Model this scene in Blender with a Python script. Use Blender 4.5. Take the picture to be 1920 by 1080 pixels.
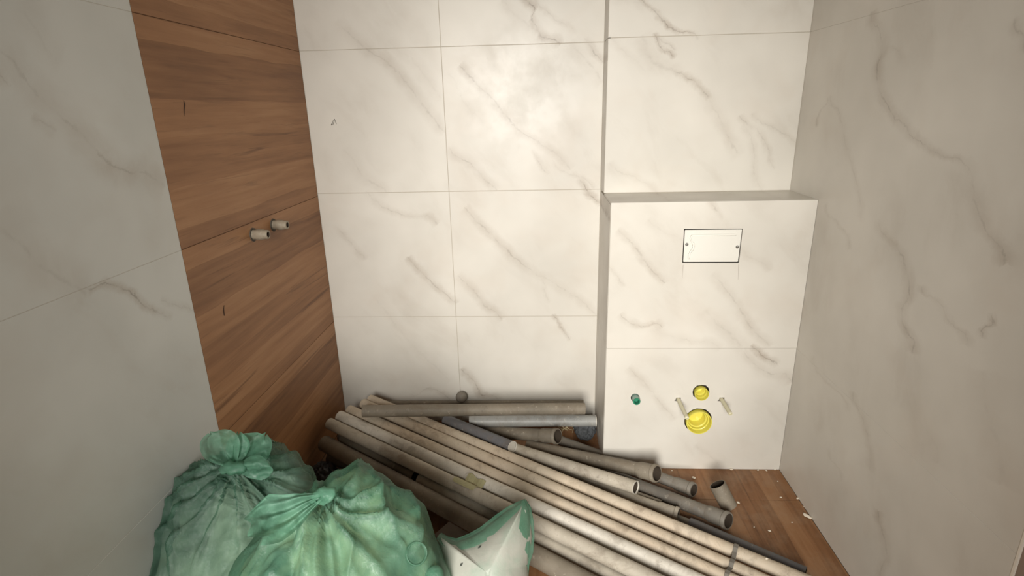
import bpy, bmesh, math, random
import numpy as np
from mathutils import Vector, Matrix, noise
random.seed(7)
for o in list(bpy.data.objects): bpy.data.objects.remove(o, do_unlink=True)
scene = bpy.context.scene
COL = scene.collection

# ------------------------------------------------------------------ camera
F = 1046.66; YAW, PITCH, ROLL = 0.0546, 0.3101, -0.0235
CAM = np.array([-0.2661, -2.1196, 1.5175])
def _rx(a): c, s = math.cos(a), math.sin(a); return np.array([[1, 0, 0], [0, c, -s], [0, s, c]])
def _ry(a): c, s = math.cos(a), math.sin(a); return np.array([[c, 0, s], [0, 1, 0], [-s, 0, c]])
def _rz(a): c, s = math.cos(a), math.sin(a); return np.array([[c, -s, 0], [s, c, 0], [0, 0, 1]])
RC = _rz(ROLL) @ _rx(PITCH) @ _ry(YAW) @ np.array([[1, 0, 0], [0, 0, -1], [0, 1, 0.]])
cd = bpy.data.cameras.new('camera'); cam = bpy.data.objects.new('camera', cd); COL.objects.link(cam)
cd.sensor_width = 36; cd.lens = F / 1920 * 36; cd.clip_start = 0.02
m = Matrix.Identity(4)
for i in range(3):
    m[i][0] = RC[0][i]; m[i][1] = -RC[1][i]; m[i][2] = -RC[2][i]; m[i][3] = CAM[i]
cam.matrix_world = m
scene.camera = cam

# ------------------------------------------------------------------ light
w = bpy.data.worlds.new('world'); scene.world = w; w.use_nodes = True
bg = w.node_tree.nodes['Background']; bg.inputs[0].default_value = (0.80, 0.90, 1.0, 1); bg.inputs[1].default_value = 0.4
def area(name, loc, target, sx, sy, power, color):
    ld = bpy.data.lights.new(name, 'AREA'); ld.shape = 'RECTANGLE'; ld.size = sx; ld.size_y = sy
    ld.energy = power; ld.color = color
    o = bpy.data.objects.new(name, ld); COL.objects.link(o); o.location = loc
    o.rotation_euler = (Vector(target) - Vector(loc)).to_track_quat('-Z', 'Y').to_euler()
    return o
area('window_daylight', (-0.52, -4.3, 1.83), (-0.25, 0.3, 0.8), 0.95, 1.6, 282, (1.0, 0.972, 0.92))
vs = scene.view_settings
vs.view_transform = 'Standard'; vs.look = 'None'; vs.gamma = 1; vs.use_curve_mapping = False
vs.exposure = 0.0

# ------------------------------------------------------------------ helpers
def at(px, py, axis, val):
    """point of the plane axis=val that the photograph shows at this pixel"""
    d = RC.T @ np.array([(px - 960) / F, (py - 540) / F, 1.0]); t = (val - CAM[axis]) / d[axis]
    return Vector(CAM + t * d)
def srgb(*c):
    return tuple(((x / 255) / 12.92 if x / 255 <= .04045 else ((x / 255 + .055) / 1.055) ** 2.4) for x in c) + (1,)
def link(name, me, mat=None, parent=None, smooth=False):
    o = bpy.data.objects.new(name, me); COL.objects.link(o)
    if mat is not None and len(me.materials) == 0: me.materials.append(mat)
    if parent is not None: o.parent = parent
    if smooth:
        for p in me.polygons: p.use_smooth = True
    return o
def tag(o, label, cat, group=None):
    o['label'] = label; o['category'] = cat
    if group: o['group'] = group
    return o
def struct(o, label=None):
    o['kind'] = 'structure'
    if label: o['label'] = label
    return o
def mesh_of(bm, name='m'):
    me = bpy.data.meshes.new(name); bmesh.ops.recalc_face_normals(bm, faces=bm.faces); bm.to_mesh(me); bm.free(); return me
def box_bm(lo, hi, bev=0.0):
    bm = bmesh.new(); bmesh.ops.create_cube(bm, size=1)
    for v in bm.verts:
        v.co = Vector([lo[i] + (v.co[i] + .5) * (hi[i] - lo[i]) for i in range(3)])
    if bev: bmesh.ops.bevel(bm, geom=list(bm.edges), offset=bev, segments=1, affect='EDGES')
    return bm
def box(name, lo, hi, mat, parent=None, bev=0.0):
    return link(name, mesh_of(box_bm(lo, hi, bev), name), mat, parent)

class N:
    """small node-tree writer"""
    def __init__(s, name):
        s.mat = bpy.data.materials.new(name); s.mat.use_nodes = True; s.t = s.mat.node_tree
        s.b = s.t.nodes['Principled BSDF']; s.out = s.t.nodes['Material Output']
    def n(s, typ, **kw):
        nd = s.t.nodes.new(typ)
        for k, v in kw.items(): setattr(nd, k, v)
        return nd
    def l(s, a, b): s.t.links.new(a, b)
    def put(s, sock, v):
        if hasattr(v, 'is_linked') or isinstance(v, bpy.types.NodeSocket): s.l(v, sock)
        elif v is not None: sock.default_value = v
    def m(s, op, a, b=None, c=None, clamp=False):
        nd = s.n('ShaderNodeMath', operation=op, use_clamp=clamp)
        for i, v in enumerate((a, b, c)):
            if v is not None: s.put(nd.inputs[i], v)
        return nd.outputs[0]
    def vm(s, op, a, b):
        nd = s.n('ShaderNodeVectorMath', operation=op); s.put(nd.inputs[0], a); s.put(nd.inputs[1], b)
        return nd.outputs['Value'] if op == 'DOT_PRODUCT' else nd.outputs[0]
    def pos(s): return s.n('ShaderNodeNewGeometry').outputs['Position']
    def obj(s): return s.n('ShaderNodeTexCoord').outputs['Object']
    def noise(s, v, scale, detail=4, rough=.55, dist=0.0):
        nd = s.n('ShaderNodeTexNoise'); s.put(nd.inputs['Vector'], v)
        nd.inputs['Scale'].default_value = scale; nd.inputs['Detail'].default_value = detail
        nd.inputs['Roughness'].default_value = rough; nd.inputs['Distortion'].default_value = dist
        return nd
    def mapping(s, v, scale=(1, 1, 1), rot=(0, 0, 0), loc=(0, 0, 0)):
        nd = s.n('ShaderNodeMapping'); s.put(nd.inputs['Vector'], v)
        nd.inputs['Scale'].default_value = scale; nd.inputs['Rotation'].default_value = rot; nd.inputs['Location'].default_value = loc
        return nd.outputs[0]
    def rng(s, v, a, b, c=0.0, d=1.0, typ='LINEAR'):
        nd = s.n('ShaderNodeMapRange', interpolation_type=typ, clamp=True)
        for i, x in enumerate((v, a, b, c, d)): s.put(nd.inputs[i], x)
        return nd.outputs[0]
    def mix(s, f, a, b, blend='MIX'):
        nd = s.n('ShaderNodeMix', data_type='RGBA', blend_type=blend)
        s.put(nd.inputs[0], f); s.put(nd.inputs[6], a); s.put(nd.inputs[7], b); return nd.outputs[2]
    def ramp(s, v, stops, interp='LINEAR'):
        nd = s.n('ShaderNodeValToRGB'); nd.color_ramp.interpolation = interp; s.put(nd.inputs[0], v)
        el = nd.color_ramp.elements
        while len(el) < len(stops): el.new(.5)
        for e, (p_, c) in zip(el, stops): e.position = p_; e.color = c
        return nd.outputs[0]
    def fcurve(s, v, pts):
        nd = s.n('ShaderNodeFloatCurve'); s.put(nd.inputs['Value'], v)
        c = nd.mapping.curves[0]
        while len(c.points) < len(pts): c.points.new(.5, .5)
        for q, (x, y) in zip(c.points, pts): q.location = (x, y); q.handle_type = 'AUTO_CLAMPED'
        nd.mapping.update(); return nd.outputs[0]
    def bump(s, h, strength=.2, dist=.002):
        nd = s.n('ShaderNodeBump'); nd.inputs['Strength'].default_value = strength; nd.inputs['Distance'].default_value = dist
        s.l(h, nd.inputs['Height']); s.l(nd.outputs[0], s.b.inputs['Normal'])
    def set(s, **kw):
        for k, v in kw.items(): s.put(s.b.inputs[k.replace('_', ' ')], v)
        return s.mat
def plain(name, col, rough=.6, spec=.4, var=.12, scale=30, metal=0.0):
    k = N(name); nz = k.noise(k.obj(), scale, 5).outputs[0]
    c = tuple(x * (1 - var) for x in col[:3]) + (1,); d = tuple(min(1, x * (1 + var)) for x in col[:3]) + (1,)
    k.set(Base_Color=k.mix(nz, c, d), Roughness=rough, Specular_IOR_Level=spec, Metallic=metal)
    return k.mat

# ---- printed marble: each vein is a curve v = g(u) on the wall, measured from its print
def marble(name, ax, val, direction, veins, base=(212, 207, 197), vs_=.78, hs_=.78):
    """ax: axis of the wall's normal (1 back walls, 0 side walls)"""
    k = N(name); P = k.pos()
    big = k.noise(P, 2.6, 3, .5); med = k.noise(P, 9, 4, .6, .6)
    fine = k.noise(P, 30, 7, .7)
    h = 0 if ax == 1 else 1
    D = Vector((0, 0, 0)); D[h] = direction[0]; D[2] = direction[1]; D.normalize()
    V = Vector((0, 0, 0)); V[h] = -D[2]; V[2] = D[h]
    wob = k.vm('SUBTRACT', fine.outputs['Color'], (.5, .5, .5))
    nd = k.n('ShaderNodeVectorMath', operation='SCALE'); k.l(wob, nd.inputs[0]); nd.inputs['Scale'].default_value = .034
    wob2 = k.vm('SUBTRACT', med.outputs['Color'], (.5, .5, .5))
    nd2 = k.n('ShaderNodeVectorMath', operation='SCALE'); k.l(wob2, nd2.inputs[0]); nd2.inputs['Scale'].default_value = .03
    Q = k.vm('ADD', k.vm('ADD', P, nd.outputs[0]), nd2.outputs[0])
    U = k.vm('DOT_PRODUCT', Q, tuple(D)); VV = k.vm('DOT_PRODUCT', Q, tuple(V))
    brk = k.rng(k.noise(P, 26, 4, .65).outputs[0], .42, .60, .12, 1.0)
    core = halo = None
    for pts, width, stren, soft in veins:
        W = [at(q[0], q[1], ax, val) for q in pts]
        ss = [q[2] if len(q) > 2 else 1.0 for q in pts]
        uv = sorted(zip([x.dot(D) for x in W], [x.dot(V) for x in W], ss))
        u0, u1 = uv[0][0], uv[-1][0]; v0, v1 = min(a[1] for a in uv), max(a[1] for a in uv)
        v0 -= .01; v1 += .01; pad = .02; u0 -= pad; u1 += pad
        t = k.rng(U, u0, u1)
        tn = [(a[0] - u0) / (u1 - u0) for a in uv]
        g = k.fcurve(t, [(0, (uv[0][1] - v0) / (v1 - v0))] + [(x, (a[1] - v0) / (v1 - v0)) for x, a in zip(tn, uv)] + [(1, (uv[-1][1] - v0) / (v1 - v0))])
        st = k.fcurve(t, [(0, 0)] + [(x, min(1, a[2] * .9)) for x, a in zip(tn, uv)] + [(1, 0)])
        d = k.m('ABSOLUTE', k.m('SUBTRACT', VV, k.m('MULTIPLY_ADD', g, v1 - v0, v0)))
        c = k.m('MULTIPLY', k.m('MULTIPLY', k.rng(d, 0.0, width * .62, 1, 0, 'SMOOTHSTEP'), st), stren)
        e = k.m('MULTIPLY', k.m('MULTIPLY', k.rng(d, 0.0, soft, 1, 0, 'SMOOTHSTEP'), st), min(1, stren + .25))
        core = c if core is None else k.m('MAXIMUM', core, c)
        halo = e if halo is None else k.m('MAXIMUM', halo, e)
    core = k.m('MULTIPLY', core, brk, clamp=True)
    b = srgb(*base); b2 = srgb(*[x - 11 for x in base]); warm = srgb(base[0] - 12, base[1] - 17, base[2] - 20)
    c0 = k.mix(k.rng(big.outputs[0], .35, .65), b, b2)
    c0 = k.mix(k.m('MULTIPLY', k.rng(k.noise(P, 3.7, 3, .6, .4).outputs[0], .52, .72), .35), c0, warm)
    cmb = k.n('ShaderNodeCombineXYZ'); k.l(k.m('MULTIPLY', U, 3.2), cmb.inputs[0]); k.l(k.m('MULTIPLY', VV, 8.0), cmb.inputs[1])
    smoke = k.m('MULTIPLY', k.rng(k.noise(cmb.outputs[0], 1.0, 5, .6, .5).outputs[0], .50, .74), k.rng(big.outputs[0], .42, .60, .0, .34))
    c0 = k.mix(smoke, c0, srgb(178, 168, 155))
    hm = k.m('MULTIPLY', halo, k.rng(med.outputs[0], .3, .62, .2, hs_))
    c1 = k.mix(hm, c0, srgb(166, 154, 140))
    c2 = k.mix(k.m('MULTIPLY', core, vs_, clamp=True), c1, srgb(112, 101, 90))
    dust = k.rng(k.noise(P, 5, 5, .7).outputs[0], .42, .7)
    k.set(Base_Color=c2, Roughness=k.m('MULTIPLY_ADD', dust, .12, .33), Specular_IOR_Level=.27)
    return k.mat

def wood(name, cross, z0, tile=.6094, rotgrain=0.0, dustamt=0.0, dk=1.0):
    """printed wood-look porcelain: grain along Y, boards stacked along the cross axis"""
    k = N(name); P = k.pos()
    sx = k.n('ShaderNodeSeparateXYZ'); k.l(P, sx.inputs[0])
    crossv = sx.outputs[cross]
    warp = k.noise(k.mapping(P, (4, 1.2, 4)), 2.2, 3, .5).outputs[0]
    zz = k.m('ADD', crossv, k.m('MULTIPLY', k.m('SUBTRACT', warp, .5), .03))
    fr = k.m('FRACT', k.m('DIVIDE', k.m('SUBTRACT', z0, zz), tile))
    tone = k.ramp(fr, [(0, (.66,) * 3 + (1,)), (.10, (.24,) * 3 + (1,)), (.333, (.62,) * 3 + (1,)), (.50, (.45,) * 3 + (1,)), (.72, (.70,) * 3 + (1,)), (.91, (.40,) * 3 + (1,))], 'CONSTANT')
    sc = [70, 2.6, 70]
    g1 = k.noise(k.mapping(P, tuple(sc)), 1.0, 6, .62, .35).outputs[0]
    g2 = k.noise(k.mapping(P, (16, 1.1, 16)), 1.0, 4, .6, 1.1).outputs[0]
    fig = k.n('ShaderNodeTexWave', wave_type='BANDS', bands_direction='Z' if cross == 2 else 'X')
    k.l(k.mapping(P, (1, .16, 1)), fig.inputs['Vector']); fig.inputs['Scale'].default_value = 7
    fig.inputs['Distortion'].default_value = 9; fig.inputs['Detail'].default_value = 3; fig.inputs['Detail Scale'].default_value = 1.6
    pores = k.rng(k.noise(k.mapping(P, (190, 7, 190)), 1.0, 3, .5).outputs[0], .62, .72)
    blot = k.noise(k.mapping(P, (5, 2.2, 5)), 1.0, 3, .5).outputs[0]
    v = k.m('ADD', k.m('MULTIPLY', tone, .34), k.m('ADD', k.m('MULTIPLY', g1, .24), k.m('ADD', k.m('MULTIPLY', g2, .24), k.m('ADD', k.m('MULTIPLY', blot, .22), k.m('MULTIPLY', fig.outputs['Fac'], .05)))))
    col = k.ramp(v, [(.30, srgb(104, 70, 44)), (.44, srgb(136, 95, 62)), (.58, srgb(160, 116, 79)), (.76, srgb(180, 138, 100))])
    streak = k.m('MULTIPLY', k.rng(k.noise(k.mapping(P, (38, 1.5, 38)), 1.0, 4, .6, .9).outputs[0], .58, .70), k.rng(blot, .40, .58))
    col = k.mix(k.m('MULTIPLY', streak, .55), col, srgb(84, 52, 30))
    col = k.mix(k.m('MULTIPLY', pores, .22), col, srgb(84, 54, 33))
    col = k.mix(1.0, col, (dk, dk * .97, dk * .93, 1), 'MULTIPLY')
    if dustamt:
        d = k.rng(k.noise(P, 6, 6, .7).outputs[0], .45, .72)
        d2 = k.rng(k.noise(P, 70, 3, .6).outputs[0], .6, .75, 0, .5)
        col = k.mix(k.m('MULTIPLY', k.m('MAXIMUM', d, d2), dustamt), col, srgb(165, 145, 120))
    k.set(Base_Color=col, Roughness=.5, Specular_IOR_Level=.35); k.bump(g1, .12, .001)
    return k.mat

# ------------------------------------------------------------------ measures (metres)
XL, XR = -1.2786, 0.762          # left and right walls
YB, YU = 0.3845, 0.2462          # deep back wall, wall above the cistern box
YD = -2.42                       # wall with the door, behind the camera
ZJ = (0.571, 1.171, 1.771, 2.371)
HT = 1.172                       # height of the cistern box
CEIL = 2.62; T = .009; G = .0011 # tile thickness, half joint
grout = plain('grout', srgb(176, 168, 154), .85, .2, .1, 60)
grout_tight = plain('grout_pale', srgb(190, 184, 174), .8, .2, .05, 60)
plaster = plain('grey_render', srgb(128, 122, 114), .8, .2, .04, 6)
concrete = plain('raw_mortar', srgb(90, 84, 76), .9, .1, .25, 40)

VB = [  # veins of the deep back wall: points (x, y, strength), width, strength, soft width
 ([(985, -5, .8), (1004, 14, 1), (997, 38, .7), (1014, 64, 1), (1046, 78, .9)], .008, .85, .035),
 ([(1008, 4, .5), (1040, 35, .6), (1075, 58, .3)], .005, .5, .02),
 ([(945, 6, .6), (985, 42, .5), (1020, 75, .4)], .012, .3, .04),
 ([(1100, 80, .6), (1112, 96, 1), (1128, 112, 1)], .006, .8, .03),
 ([(1075, 85, .4), (1105, 120, .6), (1126, 150, .5)], .012, .3, .05),
 ([(635, 45, .3), (686, 92, .7), (742, 132, .8), (782, 182, .7), (828, 240, .6)], .011, .42, .05),
 ([(735, 82, .3), (780, 120, .5), (822, 178, .5)], .012, .22, .05),
 ([(868, 128, .9), (890, 152, .9), (930, 195, .5), (965, 238, .8), (1005, 262, .6), (1065, 312, .5)], .008, .55, .035),
 ([(845, 140, .3), (870, 190, .4), (905, 230, .3)], .01, .25, .04),
 ([(845, 282, .6), (884, 308, .9), (904, 332, 1), (926, 352, .8)], .008, .5, .04),
 ([(1004, 286, .5), (1022, 322, .7)], .006, .4, .02), ([(1040, 306, .4), (1112, 348, .6)], .006, .35, .02),
 ([(1090, 338, .6), (1105, 362, 1), (1124, 380, 1)], .006, .8, .03),
 ([(650, 285, .3), (680, 330, .6), (722, 358, .5)], .012, .3, .05),
 ([(690, 364, .4), (758, 404, .7), (816, 413, .8)], .008, .4, .035),
 ([(632, 425, .3), (655, 452, .6), (682, 482, .7)], .010, .35, .03),
 ([(770, 488, 1), (800, 522, .9), (851, 566, .7)], .008, .5, .035),
 ([(876, 395, .8), (910, 428, .7), (960, 478, .8), (1005, 512, .4), (1060, 545, .5), (1115, 588, .4)], .009, .5, .04),
 ([(862, 520, .4), (886, 542, .6), (905, 568, .7), (938, 593, .9)], .008, .55, .04),
 ([(1014, 522, .4), (1026, 560, .5)], .007, .4, .02), ([(1040, 594, 1), (1052, 612, .9), (1066, 632, .7)], .005, .6, .02),
 ([(868, 696, 1), (884, 710, .9), (902, 737, .9), (932, 747, .5)], .009, .7, .04),
 ([(776, 742, .5), (800, 729, .7), (842, 748, .6)], .009, .45, .03),
 ([(702, 560, .3), (768, 640, .4), (840, 712, .3)], .014, .25, .05),
]
VU = [
 ([(1198, -8, .8), (1222, 18, .9), (1246, 40, 1), (1272, 58, .9), (1302, 65, .6)], .0055, .75, .02),
 ([(1150, -10, .3), (1200, 8, .4), (1240, 34, .3)], .01, .2, .04),
 ([(1229, 70, 1), (1238, 88, .8), (1260, 101, 1)], .0055, .75, .022),
 ([(1206, 74, .6), (1218, 104, .9), (1240, 128, 1), (1264, 136, .6)], .020, .22, .06),
 ([(1240, 76, .5), (1262, 88, .6)], .007, .4, .02),
 ([(1262, 133, .6), (1282, 139, .8), (1305, 158, 1), (1326, 180, .9)], .0055, .7, .03),
 ([(1326, 180, .5), (1346, 218, .6), (1364, 252, .7), (1382, 288, .5)], .010, .32, .045),
 ([(1392, 222, .5), (1424, 250, .6), (1440, 276, .7), (1448, 312, .4)], .006, .5, .025),
 ([(1398, 240, .4), (1410, 272, .6), (1426, 352, .4)], .007, .35, .03),
 ([(1416, 218, .4), (1450, 240, .6), (1490, 266, .6)], .006, .35, .02),
 ([(1146, 308, .6), (1195, 336, .5), (1232, 360, .6)], .007, .3, .03), ([(1150, 74, .4), (1205, 128, .3)], .007, .3, .03),
]
VF = [
 ([(1164, 438, .7), (1190, 462, .7), (1216, 500, .9), (1241, 526, .9)], .007, .5, .028),
 ([(1146, 506, .5), (1166, 532, .6)], .006, .35, .02),
 ([(1340, 518, .4), (1374, 560, .7), (1394, 592, .8), (1414, 620, .6), (1440, 645, .5)], .008, .45, .035),
 ([(1166, 594, .8), (1200, 611, .8), (1236, 608, .9)], .0065, .55, .03),
 ([(1232, 616, .4), (1290, 638, .5), (1345, 650, .5)], .008, .3, .04),
 ([(1325, 586, .4), (1372, 630, .6), (1396, 656, .5)], .016, .3, .055),
 ([(1414, 654, .9), (1430, 667, 1), (1450, 681, 1)], .0065, .75, .03),
 ([(1390, 655, .4), (1428, 694, .7), (1482, 712, .8)], .009, .42, .05),
 ([(1182, 694, .9), (1204, 712, .7), (1228, 742, .5), (1262, 782, .6)], .0065, .42, .03),
 ([(1333, 380, .8), (1350, 402, .5)], .006, .45, .02), ([(1220, 418, .4), (1292, 462, .4)], .007, .25, .03),
 ([(1394, 468, .4), (1442, 502, .5)], .007, .3, .03), ([(1310, 838, .4), (1345, 868, .4)], .009, .3, .03),
]
VR = [
 ([(1634, 34, 1), (1652, 60, .6), (1655, 95, .7), (1645, 128, 1), (1650, 165, .6), (1660, 192, 1), (1690, 232, .6), (1722, 264, .7), (1760, 286, .7), (1818, 318, .4), (1828, 375, .6), (1845, 430, .7), (1884, 484, 1)], .009, .6, .045),
 ([(1655, 80, .5), (1690, 110, .4)], .008, .35, .03),
 ([(1532, 228, .9), (1540, 205, .5), (1552, 190, .5)], .006, .5, .02),
 ([(1556, 188, .5), (1572, 206, .6), (1588, 275, .4), (1604, 340, .5), (1614, 405, .3)], .008, .35, .03),
 ([(1548, 388, .5), (1570, 420, .5), (1592, 458, .7)], .006, .35, .025),
 ([(1650, 418, .4), (1690, 476, .8), (1704, 552, 1), (1690, 590, .4), (1700, 620, .9), (1712, 648, .9)], .009, .55, .045),
 ([(1728, 545, .7), (1752, 560, .5), (1780, 600, .7), (1812, 634, .7)], .007, .45, .035),
 ([(1844, 620, .9), (1862, 602, 1)], .006, .7, .02),
 ([(1600, 744, .7), (1618, 785, .7), (1632, 872, .5)], .008, .4, .035),
 ([(1524, 675, .6), (1548, 712, .5), (1590, 765, .4)], .007, .3, .03), ([(1554, 852, .5), (1578, 892, .4)], .006, .35, .025),
 ([(1646, 964, .9), (1656, 1000, .7), (1662, 1040, .6), (1650, 1078, .6)], .009, .55, .04),
 ([(1846, 705, .5), (1855, 790, .5), (1878, 895, .5)], .02, .18, .09),
 ([(1700, 740, .3), (1760, 860, .3)], .014, .2, .07), ([(1904, 48, .8), (1925, 82, .6)], .009, .5, .03),
]
VL = [
 ([(0, 88, .3), (58, 160, .7), (98, 200, .6), (160, 262, .7), (208, 308, 1), (240, 322, 1), (268, 322, .8), (302, 344, .7)], .010, .42, .07),
 ([(-10, 140, .8), (8, 150, .6)], .006, .6, .03), ([(70, 226, .8), (90, 238, .8)], .010, .5, .03),
 ([(168, 538, .4), (184, 534, .9), (206, 533, 1), (234, 545, 1), (278, 574, .7), (316, 592, .4)], .006, .75, .022),
 ([(306, 562, .5), (336, 572, .5), (362, 582, .5)], .006, .35, .02),
 ([(10, 430, .4), (80, 500, .7), (152, 542, .6)], .014, .25, .09),
 ([(40, 20, .3), (100, 110, .4)], .014, .2, .08),
]
M_back = marble('marble_back', 1, YB, (.62, -.78), VB)
M_upper = marble('marble_upper', 1, YU, (.6, -.8), VU)
M_front = marble('marble_front', 1, 0.0, (.66, -.75), VF)
M_right = marble('marble_right', 0, XR, (-.25, -.97), VR, vs_=.66, hs_=.7)
M_left = marble('marble_left', 0, XL, (.75, -.66), VL, (204, 204, 198))
wood_wall = wood('wood_porcelain_wall', 2, 1.1595, dk=.93)
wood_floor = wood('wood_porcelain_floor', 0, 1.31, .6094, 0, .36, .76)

# ------------------------------------------------------------------ setting
def wall_tile(parent, ax, face, sgn, a0, a1, z0, z1, mat, name='tile', g=G):
    """tile on a wall with normal axis ax, finished face at `face`, room on side sgn"""
    lo, hi = [0, 0, 0], [0, 0, 0]; h = 0 if ax == 1 else 1
    lo[h], hi[h] = a0 + g, a1 - g; lo[2], hi[2] = z0 + g, z1 - g
    lo[ax], hi[ax] = sorted((face, face - sgn * T))
    return box(name, lo, hi, mat, parent, .0006)
ROWS = [(0, ZJ[0]), (ZJ[0], ZJ[1]), (ZJ[1], ZJ[2]), (ZJ[2], ZJ[3]), (ZJ[3], CEIL)]

fl = struct(box('floor', (XL - .1, -5.6, -.12), (XR + 1.2, YB + .1, -T - .0005), concrete))
for i, (x0, x1) in enumerate([(XL, -.4496), (-.4496, .1598), (.1598, XR)]):
    for y0, y1 in [(-2.42, -1.4), (-1.4, -.2), (-.2, YB)]:
        off = .6 if i == 1 else 0
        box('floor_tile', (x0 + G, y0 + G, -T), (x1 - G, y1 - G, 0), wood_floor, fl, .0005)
struct(box('ceiling', (XL - .1, YD - .12, CEIL), (XR + .1, YB + .1, CEIL + .1), plain('white_ceiling', srgb(176, 172, 166), .8, .2, .04, 6)))

wb = struct(box('wall_back', (XL - .12, YB + .0012, 0), (XR + .12, YB + .12, CEIL), grout))
for z0, z1 in ROWS:
    for x0, x1 in [(XL, -.6761), (-.6761, 0.0)]:
        wall_tile(wb, 1, YB, -1, x0, x1, z0, z1, M_back)
# scuff on a back wall tile, shaped like two strokes
bm = bmesh.new()
for a, b in (((621, 235), (626, 224)), ((627, 223), (631, 233)), ((624, 234), (627, 227))):
    A, B = at(*a, 1, YB), at(*b, 1, YB); d = (B - A).normalized(); n = Vector((d.z, 0, -d.x)) * .0016
    q = [bm.verts.new(v + Vector((0, -.0004, 0))) for v in (A - n, B - n * .5, B + n * .5, A + n)]; bm.faces.new(q)
link('scuff_mark', mesh_of(bm), plain('scuff', srgb(92, 86, 80), .9, .1), wb)

wu = struct(box('wall_upper', (.0 + T, YU + .0012, HT - .05), (XR, YB + T, CEIL), grout))
wall_tile(wu, 1, YU, -1, 0, XR, HT + .001, ZJ[2], M_upper); wall_tile(wu, 1, YU, -1, 0, XR, ZJ[2], ZJ[3], M_upper); wall_tile(wu, 1, YU, -1, 0, XR, ZJ[3], CEIL, M_upper)
for z0, z1 in ((HT, ZJ[2]), (ZJ[2], ZJ[3]), (ZJ[3], CEIL)):     # narrow side return
    box('return_tile', (0, YU + .001, z0 + G), (T, YB - .0005, z1 - G), M_back, wu, .0005)

def holed_tile(name, x0, x1, z0, z1, y, holes, mat, parent):
    bm = bmesh.new(); loops = [[(x0, z0), (x1, z0), (x1, z1), (x0, z1)]] + holes
    es = []
    for lp in loops:
        vs_ = [bm.verts.new((a, y, b)) for a, b in lp]
        es += [bm.edges.new((vs_[i], vs_[(i + 1) % len(vs_)])) for i in range(len(vs_))]
    bmesh.ops.triangle_fill(bm, edges=es, use_beauty=True)
    fs = list(bm.faces); r = bmesh.ops.extrude_face_region(bm, geom=fs)
    for v in [g for g in r['geom'] if isinstance(g, bmesh.types.BMVert)]: v.co.y += T
    return link(name, mesh_of(bm), mat, parent)
def rough_hole(cx, cz, r, n=16, j=.07, seed=1):
    rr = random.Random(seed)
    return [(cx + r * (1 + rr.uniform(-j, j)) * math.cos(2 * math.pi * i / n), cz + r * (1 + rr.uniform(-j, j)) * math.sin(2 * math.pi * i / n)) for i in range(n)]
wf = struct(box('wall_cistern', (T, .085, 0), (XR, YB, HT - .03), concrete))
ZF = .5744
PLATE = [(.2815, .9345), (.4975, .9325), (.4985, 1.0665), (.2785, 1.0685)]
holes_low = [rough_hole(.397, .2405, .0585, 18, .05, 3), rough_hole(.397, .3745, .0345, 12, .09, 5), rough_hole(.1265, .348, .0195, 14, .06, 8),
             [(.290, .3335), (.296, .341), (.297, .349), (.316, .349), (.317, .336), (.305, .331)],
             [(.468, .3335), (.475, .341), (.476, .350), (.496, .350), (.497, .337), (.484, .332)]]
holed_tile('tile', G, XR - G, .001, ZF - G, 0.0, holes_low, M_front, wf)
holed_tile('tile', G, XR - G, ZF + G, HT - .0005, 0.0, [PLATE], M_front, wf)
box('grout_strip', (G, .0018, ZF - G), (XR - G, T, ZF + G), grout_tight, wf)
box('ledge_tile', (G, T + .0005, HT - T), (XR - G, YU - .0005, HT), M_upper, wf, .0005)
for z0, z1 in ((0, ZF), (ZF, HT - T - .0005)):
    box('return_tile', (0, T + .0003, z0 + G), (T, YB - .0005, z1 - .0003), M_back, wf, .0005)
# pencil lines under the plate opening
bm = bmesh.new()
for a, b in (((1281, 497), (1279.5, 521)), ((1385, 496), (1384, 524))):
    A, B = at(*a, 1, 0), at(*b, 1, 0); n = Vector((.0009, 0, 0))
    bm.faces.new([bm.verts.new(v + Vector((0, -.0004, 0))) for v in (A - n, B - n * .6, B + n * .6, A + n)])
link('pencil_mark', mesh_of(bm), plain('pencil', srgb(170, 160, 150), .9, .1), wf)

YJ = -1.093
wr = struct(box('wall_right', (XR + .0007, YJ, 0), (XR + .14, YB, CEIL), grout_tight))
for z0, z1 in ((0, ZJ[0]), (ZJ[0], ZJ[2]), (ZJ[2], CEIL)): wall_tile(wr, 0, XR, -1, YJ, YB, z0, z1, M_right, g=.0006 if z0 > 1 else .0004)
wr['label'] = 'right marble tiled wall'
box('edge_bead', (XR - .0015, YJ - .005, 0), (XR + T, YJ + .0005, CEIL), plain('edge_filler', srgb(228, 220, 206), .8), wr)
jamb = plain('jamb_render', srgb(150, 132, 118), .8, .2, .18, 26)
struct(box('wall_jamb', (XR + .003, YD, 0), (XR + .14, YJ - .005, CEIL), jamb))

YW = -.6335
wl = struct(box('wall_left', (XL - .14, YD, 0), (XL - .0007, YB, CEIL), grout_tight))
ZL = [0, .5501, 1.1595, 1.7689, 2.3783, CEIL]
for z0, z1 in zip(ZL, ZL[1:]):
    wall_tile(wl, 0, XL, 1, YW - 1.2, YW, z0, z1, M_left, g=.0007); wall_tile(wl, 0, XL, 1, YD, YW - 1.2, z0, z1, M_left, g=.0007)
    wall_tile(wl, 0, XL, 1, YW, YB, z0, z1, wood_wall, 'plank', g=.0009)
box('plank_joint', (XL - .0008, YW + .0005, 0), (XL - .0004, YB, CEIL), plain('brown_joint', srgb(86, 58, 38), .8, .2), wl)
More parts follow.
